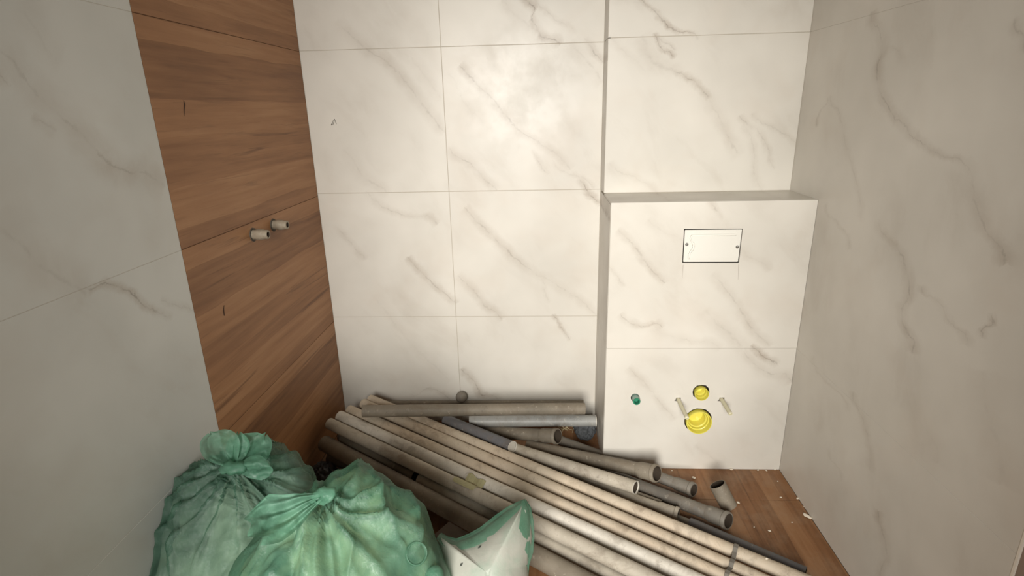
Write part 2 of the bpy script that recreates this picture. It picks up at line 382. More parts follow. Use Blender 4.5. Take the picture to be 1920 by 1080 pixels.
# little splits printed in the wood tiles
bm = bmesh.new()
for pl in ([(344, 188), (346, 196), (345, 207), (345.5, 218)], [(420, 572), (419, 582), (420.5, 592)]):
    ps = [at(a, b, 0, XL) + Vector((.0003, 0, 0)) for a, b in pl]; ws = [.0012, .004, .0025, .0004]
    lo = [bm.verts.new(p_ + Vector((0, -w_, 0))) for p_, w_ in zip(ps, ws)]; hi = [bm.verts.new(p_ + Vector((0, w_, 0))) for p_, w_ in zip(ps, ws)]
    for i in range(len(ps) - 1): bm.faces.new((lo[i], lo[i + 1], hi[i + 1], hi[i]))
link('wood_split', mesh_of(bm), plain('split', srgb(70, 46, 30), .8), wl)

DX0, DX1, DZ = -.88, .11, 2.08    # door opening behind the camera
wd = struct(box('wall_door', (XL - .1, YD - .12, 0), (DX0, YD, CEIL), plaster))
box('right_pier', (DX1, YD - .12, 0), (XR + .14, YD, CEIL), plaster, wd); box('lintel', (DX0, YD - .12, DZ), (DX1, YD, CEIL), plaster, wd)

# ------------------------------------------------------------------ lathe and pipes
def frame(axis):
    a = axis.normalized(); u = a.cross(Vector((0, 0, 1)))
    u = u.normalized() if u.length > 1e-4 else Vector((1, 0, 0)); return a, u, a.cross(u).normalized()
def lathe_bm(p0, axis, prof, seg=24, bm=None, wob=0.0, closed=False):
    """prof: list of (distance along axis, radius)"""
    bm = bm or bmesh.new(); a, u, v = frame(axis); rings = []
    for s, r in prof:
        rings.append([bm.verts.new(p0 + a * s + (u * math.cos(2 * math.pi * i / seg) + v * math.sin(2 * math.pi * i / seg)) * max(r, 1e-5) * (1 + wob * math.sin(3 * i + s * 40))) for i in range(seg)])
    prs = list(zip(rings, rings[1:])) + ([(rings[-1], rings[0])] if closed else [])
    for A, B in prs:
        for i in range(seg): bm.faces.new((A[i], A[(i + 1) % seg], B[(i + 1) % seg], B[i]))
    return bm
def smooth_by_angle(o, ang=.6):
    me = o.data
    for p_ in me.polygons: p_.use_smooth = True
    try: me.set_sharp_from_angle(angle=ang)
    except Exception: pass
    return o
def pvc(name, c1, c2, dust=srgb(190, 180, 162), amt=.55, rough=.62):
    k = N(name); P = k.obj(); inf = k.n('ShaderNodeObjectInfo').outputs['Random']
    q = k.vm('ADD', P, (3.1, 1.7, .3))
    n1 = k.noise(P, 9, 5, .65).outputs[0]; n2 = k.noise(P, 42, 5, .7).outputs[0]; n3 = k.noise(q, 4, 4, .6).outputs[0]
    c = k.mix(k.rng(n1, .3, .7), c1, c2)
    c = k.mix(k.m('MULTIPLY', k.rng(n3, .38, .62), amt), c, dust)
    c = k.mix(k.m('MULTIPLY', k.rng(n2, .60, .74), .55), c, srgb(198, 190, 172))
    c = k.mix(k.m('MULTIPLY', k.rng(n2, .38, .27), .55), c, srgb(66, 56, 46))
    dirt = k.m('MULTIPLY', k.rng(k.noise(q, 13, 6, .7, .6).outputs[0], .50, .66), .42)
    c = k.mix(dirt, c, srgb(104, 90, 74))
    scr = k.rng(k.noise(P, 95, 3, .6).outputs[0], .64, .74, 0, .4)
    c = k.mix(scr, c, srgb(84, 72, 60))
    k.set(Base_Color=c, Roughness=rough, Specular_IOR_Level=.35); k.bump(n2, .25, .0012)
    return k.mat
P_beige = pvc('pvc_beige_dusty', srgb(194, 178, 156), srgb(170, 153, 132))
P_grey = pvc('pvc_grey_dusty', srgb(174, 166, 152), srgb(150, 142, 128))
P_pale = pvc('pvc_pale_worn', srgb(204, 198, 186), srgb(182, 174, 160), srgb(216, 210, 198))
P_brown = pvc('pvc_brown_dirty', srgb(124, 116, 102), srgb(100, 92, 80), srgb(142, 132, 116))
P_dark = pvc('pvc_dark_grey', srgb(120, 115, 106), srgb(98, 93, 86), srgb(140, 132, 118), .4)
P_blue = pvc('pvc_blue_grey', srgb(104, 104, 106), srgb(86, 86, 90), srgb(120, 116, 112), .3, .5)
P_silver = pvc('pvc_silver_grey', srgb(148, 148, 144), srgb(128, 128, 124), srgb(168, 164, 156), .3, .45)
P_rim = plain('pvc_pale_rim', srgb(196, 190, 178), .55, .4, .08, 40)

P_in = plain('painted_inner_shade', srgb(58, 50, 42), .9, .1, .2, 40)  # dark colour standing in for the shade inside open pipe mouths
def paint_inner_shade(o, axn):  # gives inward-facing faces the painted shade tone
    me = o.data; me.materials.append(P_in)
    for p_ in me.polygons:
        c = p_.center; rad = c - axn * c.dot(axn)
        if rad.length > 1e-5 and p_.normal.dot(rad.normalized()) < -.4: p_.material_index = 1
PIPES = {}
def pipe(key, a, b, d, mat, label, sock=None, rim=None, ext=0.0, group='waste pipes in the heap', bend=0.0, taper=None, cut=0.0, cap=0):
    """a, b = (px, py, z) of the axis ends on the heap"""
    A = at(a[0], a[1], 2, a[2]) if len(a) == 3 else Vector(a[:3]); B = at(b[0], b[1], 2, b[2]) if len(b) == 3 else Vector(b[:3])
    if ext: B = B + (B - A).normalized() * ext
    L = (B - A).length; r = d / 2; ri = r - max(.0028, d * .055); n = max(2, int(L / .12))
    prof = []
    if sock == 'b':
        s0 = L - .075
        outer = [(s0 * i / n, r) for i in range(n + 1)] + [(s0 + .012, r * 1.0)]
        prof = outer + [(s0 + .012, ri), (0, ri)]
    else:
        r2 = taper or r
        prof = [(L * i / n, r + (r2 - r) * max(0, (i / n - .55) / .45)) for i in range(n + 1)] + [(L, r2 - (r - ri)), (L * .55, ri), (0, ri)]
    ax = B - A
    bm = lathe_bm(Vector((0, 0, 0)), ax, prof, 24, closed=True, wob=.004)
    if bend:
        for v in bm.verts:
            t = v.co.dot(ax) / (L * L); v.co.z -= bend * 4 * t * (1 - t)
    axn = ax.normalized(); cv = Vector(CAM) - B; cv = (cv - axn * cv.dot(axn)).normalized()
    def skew(bm_, lim):
        for v in bm_.verts:
            sd = v.co.dot(axn)
            if sd > lim: v.co -= axn * (cut * (v.co - axn * sd).dot(cv) * min(1, (sd - lim) / max(1e-6, L - lim)))
        return bm_
    if cut: skew(bm, L * .55)
    o = link('drain_pipe', mesh_of(bm), mat); o.location = A; smooth_by_angle(o)
    tag(o, label, 'pipe', group); paint_inner_shade(o, ax.normalized())
    axn = ax.normalized()
    if sock == 'b':
        rs = r * 1.17; w_ = .0035; s0 = L - .08
        pr = [(s0, r + .0006), (s0 + .014, rs), (L - .016, rs), (L - .013, rs + .0035), (L - .004, rs + .0035), (L, rs + .001), (L, rs - w_), (s0 + .016, rs - w_), (s0 + .006, r - .001)]
        sk = smooth_by_angle(link('socket', mesh_of(skew(lathe_bm(Vector((0, 0, 0)), ax, pr, 28, closed=True), L * .55 if cut else 9)), mat, o)); paint_inner_shade(sk, axn)
    if rim:
        pr = [(L - .003, r - .0004), (L + .0012, r + .0004), (L + .0012, ri - .0002), (L - .003, ri - .0002)]
        smooth_by_angle(link('cut_rim', mesh_of(skew(lathe_bm(Vector((0, 0, 0)), ax, pr, 28, closed=True), L * .55 if cut else 9)), P_rim, o))
    if cap:
        smooth_by_angle(link('end_disc', mesh_of(skew(lathe_bm(Vector((0, 0, 0)), ax, [(L - .004, ri), (L - .004, 1e-5)], 24), L * .55)), P_rim, o))
    PIPES[key] = (A, B, d)
    return o
LP = 'long dusty pipes laid side by side'
pipe('T1', (618, 794, .20), (1165, 1058, .115), .050, P_grey, 'long dusty grey pipe with a torn yellow scrap on it', group=LP, ext=.66)
pipe('T2', (637, 781, .20), (1165, 1025, .105), .054, P_pale, 'long pale dusty pipe, second from the bags in the top layer', group=LP, ext=.68)
pipe('T3', (655, 769, .20), (1165, 997, .10), .048, P_beige, 'long beige pipe in the middle of the top layer of five', group=LP, ext=.68)
pipe('T4', (681, 757, .20), (1165, 972, .098), .048, P_beige, 'long tan pipe, fourth from the bags, passing under the brown crosswise pipe', group=LP, ext=.70)
pipe('T5', (694, 749, .20), (1373, 1033, .075), .047, P_beige, 'long beige pipe at the bare-floor side of the top layer, white speck on it', group=LP, ext=.24)
pipe('La', (608, 831, .14), (1035, 1059, .078), .068, P_brown, 'thick dirty brown pipe lying low just behind the green bags', ext=.5)
pipe('Lb1', (643, 823, .135), (779, 893, .115), .050, P_brown, 'short dark brown pipe wedged under the long grey one, left of a gap')
pipe('Lb2', (788, 898, .112), (1100, 1058, .062), .056, P_grey, 'grey low pipe beside the white sack corner, under the long ones', ext=.4)
pipe('Lc', (619, 857, .06), (697, 886, .05), .055, P_brown, 'short dark pipe stub with round open end above the green bag')
pipe('Ld', (640, 816, .10), (900, 948, .04), .05, P_dark, 'dark pipe tucked between the thick brown one and the long grey pipe')
pipe('Lf', (690, 780, .10), (1200, 1010, .03), .05, P_dark, 'dark pipe underneath the long beige pipes')
pipe('H1', (680, 771, .25), (1096, 766, .20), .054, P_brown, 'dirty brown pipe lying crosswise on top along the back wall')
pipe('H2', (880, 790, .145), (1117, 789, .135), .052, P_silver, 'silver grey pipe parallel to the back wall with a pale cut end', rim=1)
pipe('H3', (724, 761, .112), (1094, 760, .112), .050, P_brown, 'brown pipe pushed against the back wall behind the crosswise one')
pipe('R1', (835, 787, .165), (961, 838, .150), .049, P_blue, 'short blue-grey pipe with pale round end resting against the long beige ones', rim=1, cut=.3, cap=1)
pipe('R2', (925, 830, .115), (1192, 914, .115), .052, P_grey, 'dusty grey pipe with plain cut end beside the blue-grey pipe', rim=1, cut=.2)
pipe('R3', (955, 852, .065), (1272, 964, .050), .038, P_grey, 'thin grey pipe with a small collar end next to the outermost long pipe', sock='b')
pipe('R3b', (1120, 899, .055), (1240, 943, .045), .022, P_brown, 'thinnest pipe, its square end poking out under the plain cut pipe')
pipe('R4', (1293, 982, .024), (1450, 1050, .024), .046, P_blue, 'blue-grey pipe on the floor partly under the outermost long pipe', ext=.1)
pipe('R4b', (1236, 960, .019), (1297, 984, .024), .034, P_dark, 'dark narrow spigot pipe going into the blue-grey floor pipe')
pipe('R5', (990, 836, .06), (1232, 888, .115), .056, P_brown, 'thick brown pipe with flared socket end facing the floor tiles', sock='b', cut=.3)
pipe('R6', (1050, 826, .045), (1301, 919, .034), .046, P_dark, 'dark grey pipe with ringed socket, farthest toward the cistern wall', sock='b', cut=.3)
pipe('R7', (1100, 873, .029), (1366, 977, .042), .052, P_dark, 'dark pipe with wide black socket mouth lying on the bare floor', sock='b', cut=.3)
pipe('R8', (890, 808, .082), (1046, 818, .122), .056, P_brown, 'brown flared pipe with double rim under the silver pipe', sock='b', cut=.35)
Bq = at(1345, 908, 2, .10); A = Bq + Vector((.45, -.30, -.84)) * .098
pipe('R10', (A.x, A.y, A.z, 0), (Bq.x, Bq.y, Bq.z, 0), .064, P_brown, 'short grey pipe offcut leaning up with its open mouth to the cistern wall')
o = PIPES['H3']
c = at(866, 744, 1, .345)
bm = lathe_bm(Vector((0, 0, 0)), Vector((-.05, -.8, .35)), [(-.05, .022), (.0, .022), (.004, .027), (.02, .027), (.03, .025), (.037, .019), (.041, .010), (.043, .0005)], 24)
e = link('pipe_cap', mesh_of(bm), P_dark); e.location = c + Vector((0, 0, 0)); smooth_by_angle(e)
tag(e, 'round dark pipe cap poking up behind the crosswise brown pipe', 'cap')

# ------------------------------------------------------------------ fixtures in the walls
yellow = N('yellow_plastic'); yellow.set(Base_Color=srgb(222, 210, 92), Roughness=.26, Specular_IOR_Level=.6, Subsurface_Weight=.1); yellow = yellow.mat
def cup(r, depth, loc, label):
    pr = [(0.012, r * 1.0), (-.006, r * 1.0), (-.010, r * .985), (-.010, r * .93), (-.002, r * .90), (.012, r * .86), (.014, r * .78), (.024, r * .76), (.026, r * .66), (depth, r * .6), (depth, 0)]
    o = link('drain_plug', mesh_of(lathe_bm(Vector((0, 0, 0)), Vector((0, 1, 0)), pr, 40)), yellow); o.location = loc; smooth_by_angle(o, .9)
    bm = lathe_bm(Vector((0, 0, 0)), Vector((0, 1, 0)), [(.0135, r * .80), (.009, r * .77), (.0135, r * .74)], 40)
    smooth_by_angle(link('rib', mesh_of(bm), yellow, o))
    tag(o, label, 'plug'); return o
cup(.0535, .06, (.3985, -.002, .2355), 'large round yellow plastic plug in the toilet waste hole')
cup(.0290, .05, (.3985, -.003, .3710), 'small round yellow plastic plug above the large one')
sleeve = plain('bolt_sleeve', srgb(206, 200, 172), .55, .4, .1, 50)
def rod(x, z, L, label):
    pr = [(0, .0005), (0, .0085), (.03, .0085)]
    n = 14
    for i in range(n): s = .03 + (L - .03) * i / n; pr += [(s, .0085), (s + (L - .03) / n * .5, .0078)]
    pr += [(L, .0085), (L + .002, .0075), (L + .002, .005), (L - .004, .0045), (L - .004, .0003)]
    o = link('fixing_rod', mesh_of(lathe_bm(Vector((0, 0, 0)), Vector((0, -1, 0)), pr, 16)), sleeve); o.location = (x, .05, z); smooth_by_angle(o)
    box('back_nut', (-.013, .002, -.012), (.013, .012, .012), concrete, o, .002)
    tag(o, label, 'rod', 'toilet fixing rods')
rod(.3065, .340, .195, 'pale sleeved fixing rod left of the small yellow plug'); rod(.4850, .341, .165, 'pale sleeved fixing rod right of the small yellow plug')
green = N('green_pipe_plastic'); green.set(Base_Color=srgb(40, 122, 92), Roughness=.4); green = green.mat
o = link('supply_pipe', mesh_of(lathe_bm(Vector((0, 0, 0)), Vector((0.0, -1, 0)), [(0, .0155), (.078, .0155), (.080, .0145), (.080, .0105), (.03, .0105), (.03, .0002)], 24)),
         N('grey_green_pipe').set(Base_Color=srgb(128, 150, 138), Roughness=.45)); o.location = (.1285, .05, .346); smooth_by_angle(o)
tag(o, 'stubby grey-green water pipe end in the cistern wall', 'pipe')
smooth_by_angle(link('inner_plug', mesh_of(lathe_bm(Vector((0, 0, 0)), Vector((0, -1, 0)), [(.06, .0003), (.06, .0100), (.0808, .0104), (.0808, .0150), (.0785, .0157)], 24)), green, o))

white_pl = N('white_plastic'); white_pl.set(Base_Color=srgb(216, 213, 204), Roughness=.35); white_pl = white_pl.mat
steel = N('screw_steel'); steel.set(Base_Color=(.5, .5, .48, 1), Metallic=1.0, Roughness=.35); steel = steel.mat
# flush plate cover : frame with raised moulded panel
pts = [(.2855, .9385), (.4935, .9370), (.4962, 1.0635), (.2828, 1.0640)]
e = bpy.data.objects.new('flush_plate_cover', None); COL.objects.link(e); e.location = (.39, 0, .935)
tag(e, 'white plastic cover set in the flush plate opening with two screws', 'cover')
def prism(name, poly, y0, y1, mat, parent, off=Vector((0, 0, 0)), bev=0.0):
    bm = bmesh.new(); f = bm.faces.new([bm.verts.new((x, y0, z)) for x, z in poly])
    r = bmesh.ops.extrude_face_region(bm, geom=[f])
    for v in [g for g in r['geom'] if isinstance(g, bmesh.types.BMVert)]: v.co.y = y1
    if bev: bmesh.ops.bevel(bm, geom=list(bm.edges), offset=bev, segments=2, affect='EDGES')
    for v in bm.verts: v.co -= off
    return link(name, mesh_of(bm), mat, parent)
E0 = Vector(e.location)
prism('cover_body', pts, .006, .001, white_pl, e, E0, .0012)
inner = [(.3005, .950), (.4745, .9495), (.4745, .966), (.4665, .975), (.4615, .990), (.4655, 1.006), (.4755, 1.016), (.4775, 1.0475), (.3035, 1.0475), (.3025, 1.025), (.3125, 1.016), (.3165, 1.003), (.3125, .988), (.3015, .977)]
prism('moulded_panel', inner, .002, -.011, white_pl, e, E0, .0048)
for sx, sz in ((.2935, 1.0085), (.4845, .9965)):
    o = link('screw', mesh_of(lathe_bm(Vector((0, 0, 0)), Vector((0, -1, 0)), [(0, .0060), (.003, .0060), (.005, .0042), (.0054, .0003)], 16)), steel, e); o.location = Vector((sx, .0008, sz)) - E0
    smooth_by_angle(o); box('screw_slot', (-.0042, -.0060, -.0009), (.0042, -.0050, .0009), concrete, o)

stubm = pvc('stub_plaster_grey', srgb(150, 138, 118), srgb(122, 108, 90), srgb(170, 160, 142), .6)
for (y, z, label) in ((-.234, 1.1165, 'grey plugged water outlet on the wood wall, nearer the marble tiles'), (-.076, 1.119, 'grey plugged water outlet on the wood wall, nearer the corner')):
    bm = lathe_bm(Vector((0, 0, 0)), Vector((1, 0, 0)), [(-.004, .0175), (.012, .0175), (.016, .0195), (.036, .0185), (.040, .0165), (.052, .0162), (.054, .0150), (.054, .0100), (.020, .0095), (.030, .0002)], 20, wob=.02)
    o = link('water_outlet', mesh_of(bm), stubm); o.location = (XL + .001, y, z); smooth_by_angle(o); paint_inner_shade(o, Vector((1, 0, 0))); tag(o, label, 'pipe stub')
    pr = [(-.001, .0172), (.0012, .0200), (.0014, .0240), (-.001, .0245)]
    smooth_by_angle(link('collar', mesh_of(lathe_bm(Vector((0, 0, 0)), Vector((1, 0, 0)), pr, 20, wob=.03)), concrete, o))

# ------------------------------------------------------------------ bags
def fbm(v, sc, seed=0.0, oct_=3):
    s, a, t = 0, 1, 0
    for i in range(oct_):
        s += a * noise.noise(Vector((v[0] * sc + seed, v[1] * sc - seed * .7, v[2] * sc + 3.1))); t += a; a *= .5; sc *= 2.1
    return s / t
def film(name, c_film, c_deep, alpha, crinkle=60):
    k = N(name); P = k.pos()
    n1 = k.noise(P, 7, 4, .6).outputs[0]; n2 = k.noise(P, 24, 5, .65, .8).outputs[0]
    col = k.mix(k.rng(n1, .3, .7), c_film, c_deep)
    b = k.b; k.set(Base_Color=col, Roughness=.34, Specular_IOR_Level=.6)
    k.bump(k.noise(P, crinkle, 5, .7, 1.5).outputs[0], .5, .005)
    tl = k.n('ShaderNodeBsdfTranslucent'); k.l(col, tl.inputs[0])
    mx = k.n('ShaderNodeMixShader'); mx.inputs[0].default_value = .3; k.l(b.outputs[0], mx.inputs[1]); k.l(tl.outputs[0], mx.inputs[2])
    tr = k.n('ShaderNodeBsdfTransparent'); tr.inputs[0].default_value = srgb(222, 240, 230)
    m2 = k.n('ShaderNodeMixShader'); k.l(k.rng(n2, .35, .7, alpha, alpha + .22), m2.inputs[0]); k.l(tr.outputs[0], m2.inputs[1]); k.l(mx.outputs[0], m2.inputs[2])
    k.l(m2.outputs[0], k.out.inputs[0]); return k.mat
film_green = film('green_bag_film', srgb(122, 162, 138), srgb(76, 124, 100), .46)
film_grey = film('thin_green_bag_film', srgb(124, 156, 138), srgb(80, 120, 100), .36)
film_knot = film('gathered_green_film', srgb(128, 174, 150), srgb(84, 138, 110), .50)
def filling(name, cols):
    k = N(name); P = k.pos(); n = k.noise(P, 4.2, 4, .55, .5).outputs[0]
    st = [(x, c) for x, c in zip(np.linspace(.30, .68, len(cols)), cols)]
    k.set(Base_Color=k.ramp(n, st), Roughness=.8); return k.mat
fill_grey = filling('rubble_filling', [srgb(64, 68, 62), srgb(100, 102, 95), srgb(126, 126, 119), srgb(180, 177, 166), srgb(214, 210, 198)])
fill_pale = filling('pale_filling', [srgb(84, 106, 94), srgb(118, 138, 122), srgb(206, 204, 170), srgb(176, 182, 158), srgb(106, 130, 116)])

def bag_surface(C, outline, depth_f, depth_b, knot, fold_n, fold_a, fold_L, seed, shrink=1.0, nt=300, nph=140, lump=.016, power=.8, crease=.010, folds=()):
    """closed body: outline traced in the plane through C facing the viewer, bellied out front and back"""
    n = (Vector(CAM) - C).normalized(); rt = Vector((0, 0, 1)).cross(n).normalized(); up = n.cross(rt)
    def onplane(px, py):
        d = Vector(RC.T @ np.array([(px - 960) / F, (py - 540) / F, 1.0])); t = (C - Vector(CAM)).dot(n) / d.dot(n)
        q = Vector(CAM) + d * t - C; return q.dot(rt), q.dot(up)
    pol = sorted([(math.atan2(y, x), math.hypot(x, y)) for x, y in [onplane(*q) for q in outline]])
    A = np.array([p_[0] for p_ in pol]); Rr = np.array([p_[1] for p_ in pol])
    A = np.concatenate([A[-2:] - 2 * math.pi, A, A[:2] + 2 * math.pi]); Rr = np.concatenate([Rr[-2:], Rr, Rr[:2]])
    kp = Vector(knot)
    FL = [(np.array([onplane(*q) for q in pl]), h, wd) for pl, h, wd in folds]
    bm = bmesh.new(); rings = []
    kx, ky = (kp - C).dot(rt), (kp - C).dot(up)
    for j in range(1, nph):
        ph = math.pi * j / nph; ring = []
        tha = -math.pi + 2 * math.pi * np.arange(nt) / nt; Ra = np.interp(tha, A, Rr) * math.sin(ph) ** power
        PX = np.stack([Ra * np.cos(tha), Ra * np.sin(tha)], 1); FR = np.zeros(nt)
        for Q, h_, wd in FL:
            a_, ab = Q[:-1], Q[1:] - Q[:-1]; rel = PX[:, None, :] - a_[None]
            tt = np.clip((rel * ab).sum(2) / (ab * ab).sum(1), 0, 1); dd_ = np.sqrt(((rel - ab * tt[:, :, None]) ** 2).sum(2).min(1))
            FR += 1.35 * h_ * np.exp(-dd_ / wd)
        for i in range(nt):
            th = -math.pi + 2 * math.pi * i / nt; R0 = float(np.interp(th, A, Rr))
            s = math.sin(ph) ** power; cph = math.cos(ph); dd = depth_f if cph > 0 else depth_b
            x, y = R0 * s * math.cos(th), R0 * s * math.sin(th); z = dd * math.copysign(abs(cph) ** .9, cph)
            q = C + rt * x + up * y + n * z
            dirn = (rt * x / max(R0, .05) + up * y / max(R0, .05) + n * cph).normalized()
            ka = math.atan2(y - ky, x - kx); kd = (q - kp).length
            f = 0
            if fold_a:
                w1 = ka * fold_n + 2.6 * noise.noise(q * 6 + Vector((seed, 0, 0)))
                f = (1 - abs(math.sin(w1 * .5)) * 1.6) * fold_a * math.exp(-kd / fold_L) * min(1, kd / .05)
                w2 = ka * fold_n * 2.2 + 3 * noise.noise(q * 11)
                f += (1 - 2 * abs(math.sin(w2 * .5))) * fold_a * .4 * math.exp(-kd / (fold_L * .7)) * min(1, kd / .05)
            edge = .35 + .65 * abs(cph)
            if cph > -.05: f += float(FR[i])
            f += lump * fbm(q, 5.5, seed) * edge * 1.6 + crease * (1 - 3.2 * abs(fbm(q, 6.5, seed + 4, 2))) * edge + crease * .45 * (1 - 3 * abs(fbm(q, 15, seed + 9, 2))) * edge
            q = q + dirn * (f * edge) - dirn * (1 - shrink)
            q.z = max(q.z, .003 if shrink == 1 else .012); q.x = max(q.x, XL + (.003 if shrink == 1 else .012))
            ring.append(bm.verts.new(q))
        rings.append(ring)
    for a, b in zip(rings, rings[1:]):
        for i in range(nt): bm.faces.new((a[i], a[(i + 1) % nt], b[(i + 1) % nt], b[i]))
    bm.faces.new(rings[0]); bm.faces.new(rings[-1][::-1])
    return mesh_of(bm)
def petal(K, out, side, length, width, ruffle, seed, curl=.0, nu=26, nv=48, rnd=None, freq=3.6):
    """gathered flap of film fanning out of the knot"""
    out = out.normalized(); side = (side - out * side.dot(out)).normalized(); up = out.cross(side)
    bm = bmesh.new(); g = []
    for i in range(nu + 1):
        u = i / nu; row = []
        for j in range(nv + 1):
            v = -1 + 2 * j / nv
            if rnd is None:      # rounded, puffed loop
                wd = width * (.10 + 1.0 * math.sin(math.pi * u ** 1.5) ** .65) if u < 1 else width * .10
                ln = length * u * (1 + .05 * math.sin(5 * v + seed))
            else:                # open, pleated tail
                wd = width * (.10 + .9 * math.sin(min(1, u * 1.15) * math.pi / 2)) * (1 - .25 * max(0, u - .75) / .25)
                ln = length * u * (1 - rnd * v * v + .06 * math.sin(7 * v + seed))
            rf = ruffle * math.sin(v * freq + seed + 1.5 * u) * (.35 + .65 * (1 - u)) * min(1, u * 4)
            cu = curl * u * u + width * (.42 if rnd is None else .33) * (1 - v * v) * math.sin(u * math.pi)
            q = K + out * ln + side * (v * wd) + up * (rf + cu)
            q += Vector((noise.noise(q * 18 + Vector((seed, 0, 0))), noise.noise(q * 18 + Vector((0, seed, 5))), noise.noise(q * 18 + Vector((9, 0, seed))))) * .012 * u
            q += up * (.006 * (1 - 3 * abs(fbm(q, 26, seed, 2))) * min(1, u * 3))
            row.append(bm.verts.new(q))
        g.append(row)
    for i in range(nu):
        for j in range(nv): bm.faces.new((g[i][j], g[i + 1][j], g[i + 1][j + 1], g[i][j + 1]))
    return mesh_of(bm)
def wrap(K, axis, R, r, seed, nu=40, nv=14, squash=.6):
    """twisted band of film tied round the neck"""
    a, u, v = frame(axis); bm = bmesh.new(); rings = []
    for i in range(nu):
        t = 2 * math.pi * i / nu; c = (u * math.cos(t) + v * math.sin(t) * squash); p0 = K + c * R + a * (.012 * math.sin(t * 1 + seed))
        ring = []
        for j in range(nv):
            s = 2 * math.pi * j / nv; rr = r * (1 + .18 * math.sin(3 * s + 4 * t + seed) + .12 * math.sin(7 * s + 2 * t))
            ring.append(bm.verts.new(p0 + c * (rr * math.cos(s)) + a * (rr * 1.15 * math.sin(s))))
        rings.append(ring)
    for i in range(nu):
        A_, B_ = rings[i], rings[(i + 1) % nu]
        for j in range(nv): bm.faces.new((A_[j], A_[(j + 1) % nv], B_[(j + 1) % nv], B_[j]))
    return mesh_of(bm)
def bag_thing(name, base, label, cat='bag', group='green rubble bags'):
    e = bpy.data.objects.new(name, None); COL.objects.link(e); e.location = base; tag(e, label, cat, group); return e
def part(name, me, mat, thing):
    o = link(name, me, mat, thing, True); o.matrix_parent_inverse = Matrix.Translation(-Vector(thing.location)); return o

# bag standing against the left wall, knot in front
C1 = Vector((-1.02, -.80, .33))
out1 = [(345, 882), (318, 906), (300, 950), (276, 1020), (262, 1080), (258, 1150), (290, 1250), (360, 1330), (470, 1330), (560, 1260), (605, 1150), (618, 1060), (612, 980), (598, 918), (577, 873), (545, 846), (497, 826), (440, 842), (390, 862)]
K1 = at(440, 876, 1, -.875)
b1 = bag_thing('rubble_bag', (-1.02, -.80, 0), 'knotted thin green bag of grey rubble leaning on the left marble wall')
F1 = [([(436, 884), (392, 905), (368, 930), (360, 990), (346, 1090)], .026, .012), ([(350, 905), (334, 955), (322, 1090)], -.018, .014), ([(440, 886), (424, 980), (402, 1090)], .012, .010),
      ([(452, 885), (486, 945), (520, 995)], .018, .011), ([(436, 890), (452, 950), (470, 1010)], -.014, .009), ([(500, 940), (470, 990), (425, 1070)], -.014, .012), ([(428, 874), (382, 888), (330, 945), (300, 1010)], .012, .009),
      ([(514, 832), (508, 890)], .010, .006), ([(505, 905), (545, 880), (575, 872)], -.010, .010), ([(452, 880), (520, 908), (590, 918)], .012, .008), ([(380, 1000), (372, 1090)], -.010, .008)]
part('film', bag_surface(C1, out1, .20, .16, K1, 19, .036, .26, 1.3, crease=.011, folds=F1), film_grey, b1)
part('filling', bag_surface(C1, out1, .20, .16, K1, 19, .027, .26, 1.3, .982, crease=.008, nt=160, nph=80, folds=F1), fill_grey, b1)
nv_ = (Vector(CAM) - C1).normalized(); rt_ = Vector((0, 0, 1)).cross(nv_).normalized(); up_ = nv_.cross(rt_)
part('knot', wrap(K1 + nv_ * .008, rt_ * .8 + up_ * .5, .020, .017, .5), film_knot, b1)
part('ear', petal(K1, up_ * 1.0 - rt_ * .42 + nv_ * .25, rt_ * .8 + up_ * .5, .112, .042, .016, 1.0, -.02), film_knot, b1)
part('ear', petal(K1, up_ * .95 + rt_ * .18 + nv_ * .05, rt_ * .9 + nv_ * .4, .088, .030, .012, 3.2, .01), film_knot, b1)
part('ear', petal(K1, up_ * .62 + rt_ * .80 + nv_ * .05, rt_ * .6 - up_ * .7, .105, .045, .014, 2.2, .01), film_knot, b1)
part('ear', petal(K1, rt_ * 1.0 - up_ * .32 + nv_ * .35, up_ * .9 + nv_ * .3, .100, .030, .012, 5.5, .0), film_knot, b1)

# bag in front, tied at its left shoulder
C2 = Vector((-.745, -1.10, .36))
out2 = [(545, 940), (575, 925), (606, 915), (640, 892), (660, 879), (672, 872), (686, 884), (720, 892), (745, 920), (770, 938), (792, 951), (803, 975), (815, 1010), (828, 1050), (842, 1110), (845, 1200), (800, 1310), (680, 1370), (540, 1340), (460, 1240), (424, 1140), (436, 1080), (470, 1020), (505, 972)]
n2_ = (Vector(CAM) - C2).normalized(); r2_ = Vector((0, 0, 1)).cross(n2_).normalized(); u2_ = n2_.cross(r2_)
K2 = at(606, 930, 1, -1.15)
b2 = bag_thing('rubble_bag', (-.745, -1.10, 0), 'mint green bag in front with pale filling and a round lid showing through')
F2 = [([(606, 926), (640, 905), (676, 882)], .024, .012), ([(612, 938), (645, 946)], -.024, .012), ([(688, 886), (706, 930), (714, 990)], .016, .009), ([(646, 945), (634, 968), (630, 990)], .014, .008),
      ([(604, 946), (592, 985), (584, 1020), (582, 1090)], .022, .010), ([(578, 952), (560, 1000), (553, 1090)], -.018, .010), ([(596, 930), (540, 985), (478, 1090)], .018, .012), ([(575, 960), (525, 1010), (500, 1090)], -.010, .010),
      ([(758, 935), (776, 985), (768, 1040)], .012, .008), ([(724, 1000), (746, 1042)], .010, .005), ([(660, 960), (700, 975), (740, 965)], -.010, .014), ([(700, 890), (735, 960), (790, 1000)], -.008, .010), ([(640, 1010), (660, 1040), (650, 1090)], .012, .010)]
film2 = part('film', bag_surface(C2, out2, .20, .12, K2, 11, .030, .24, 7.7, crease=.012, folds=F2), film_green, b2)
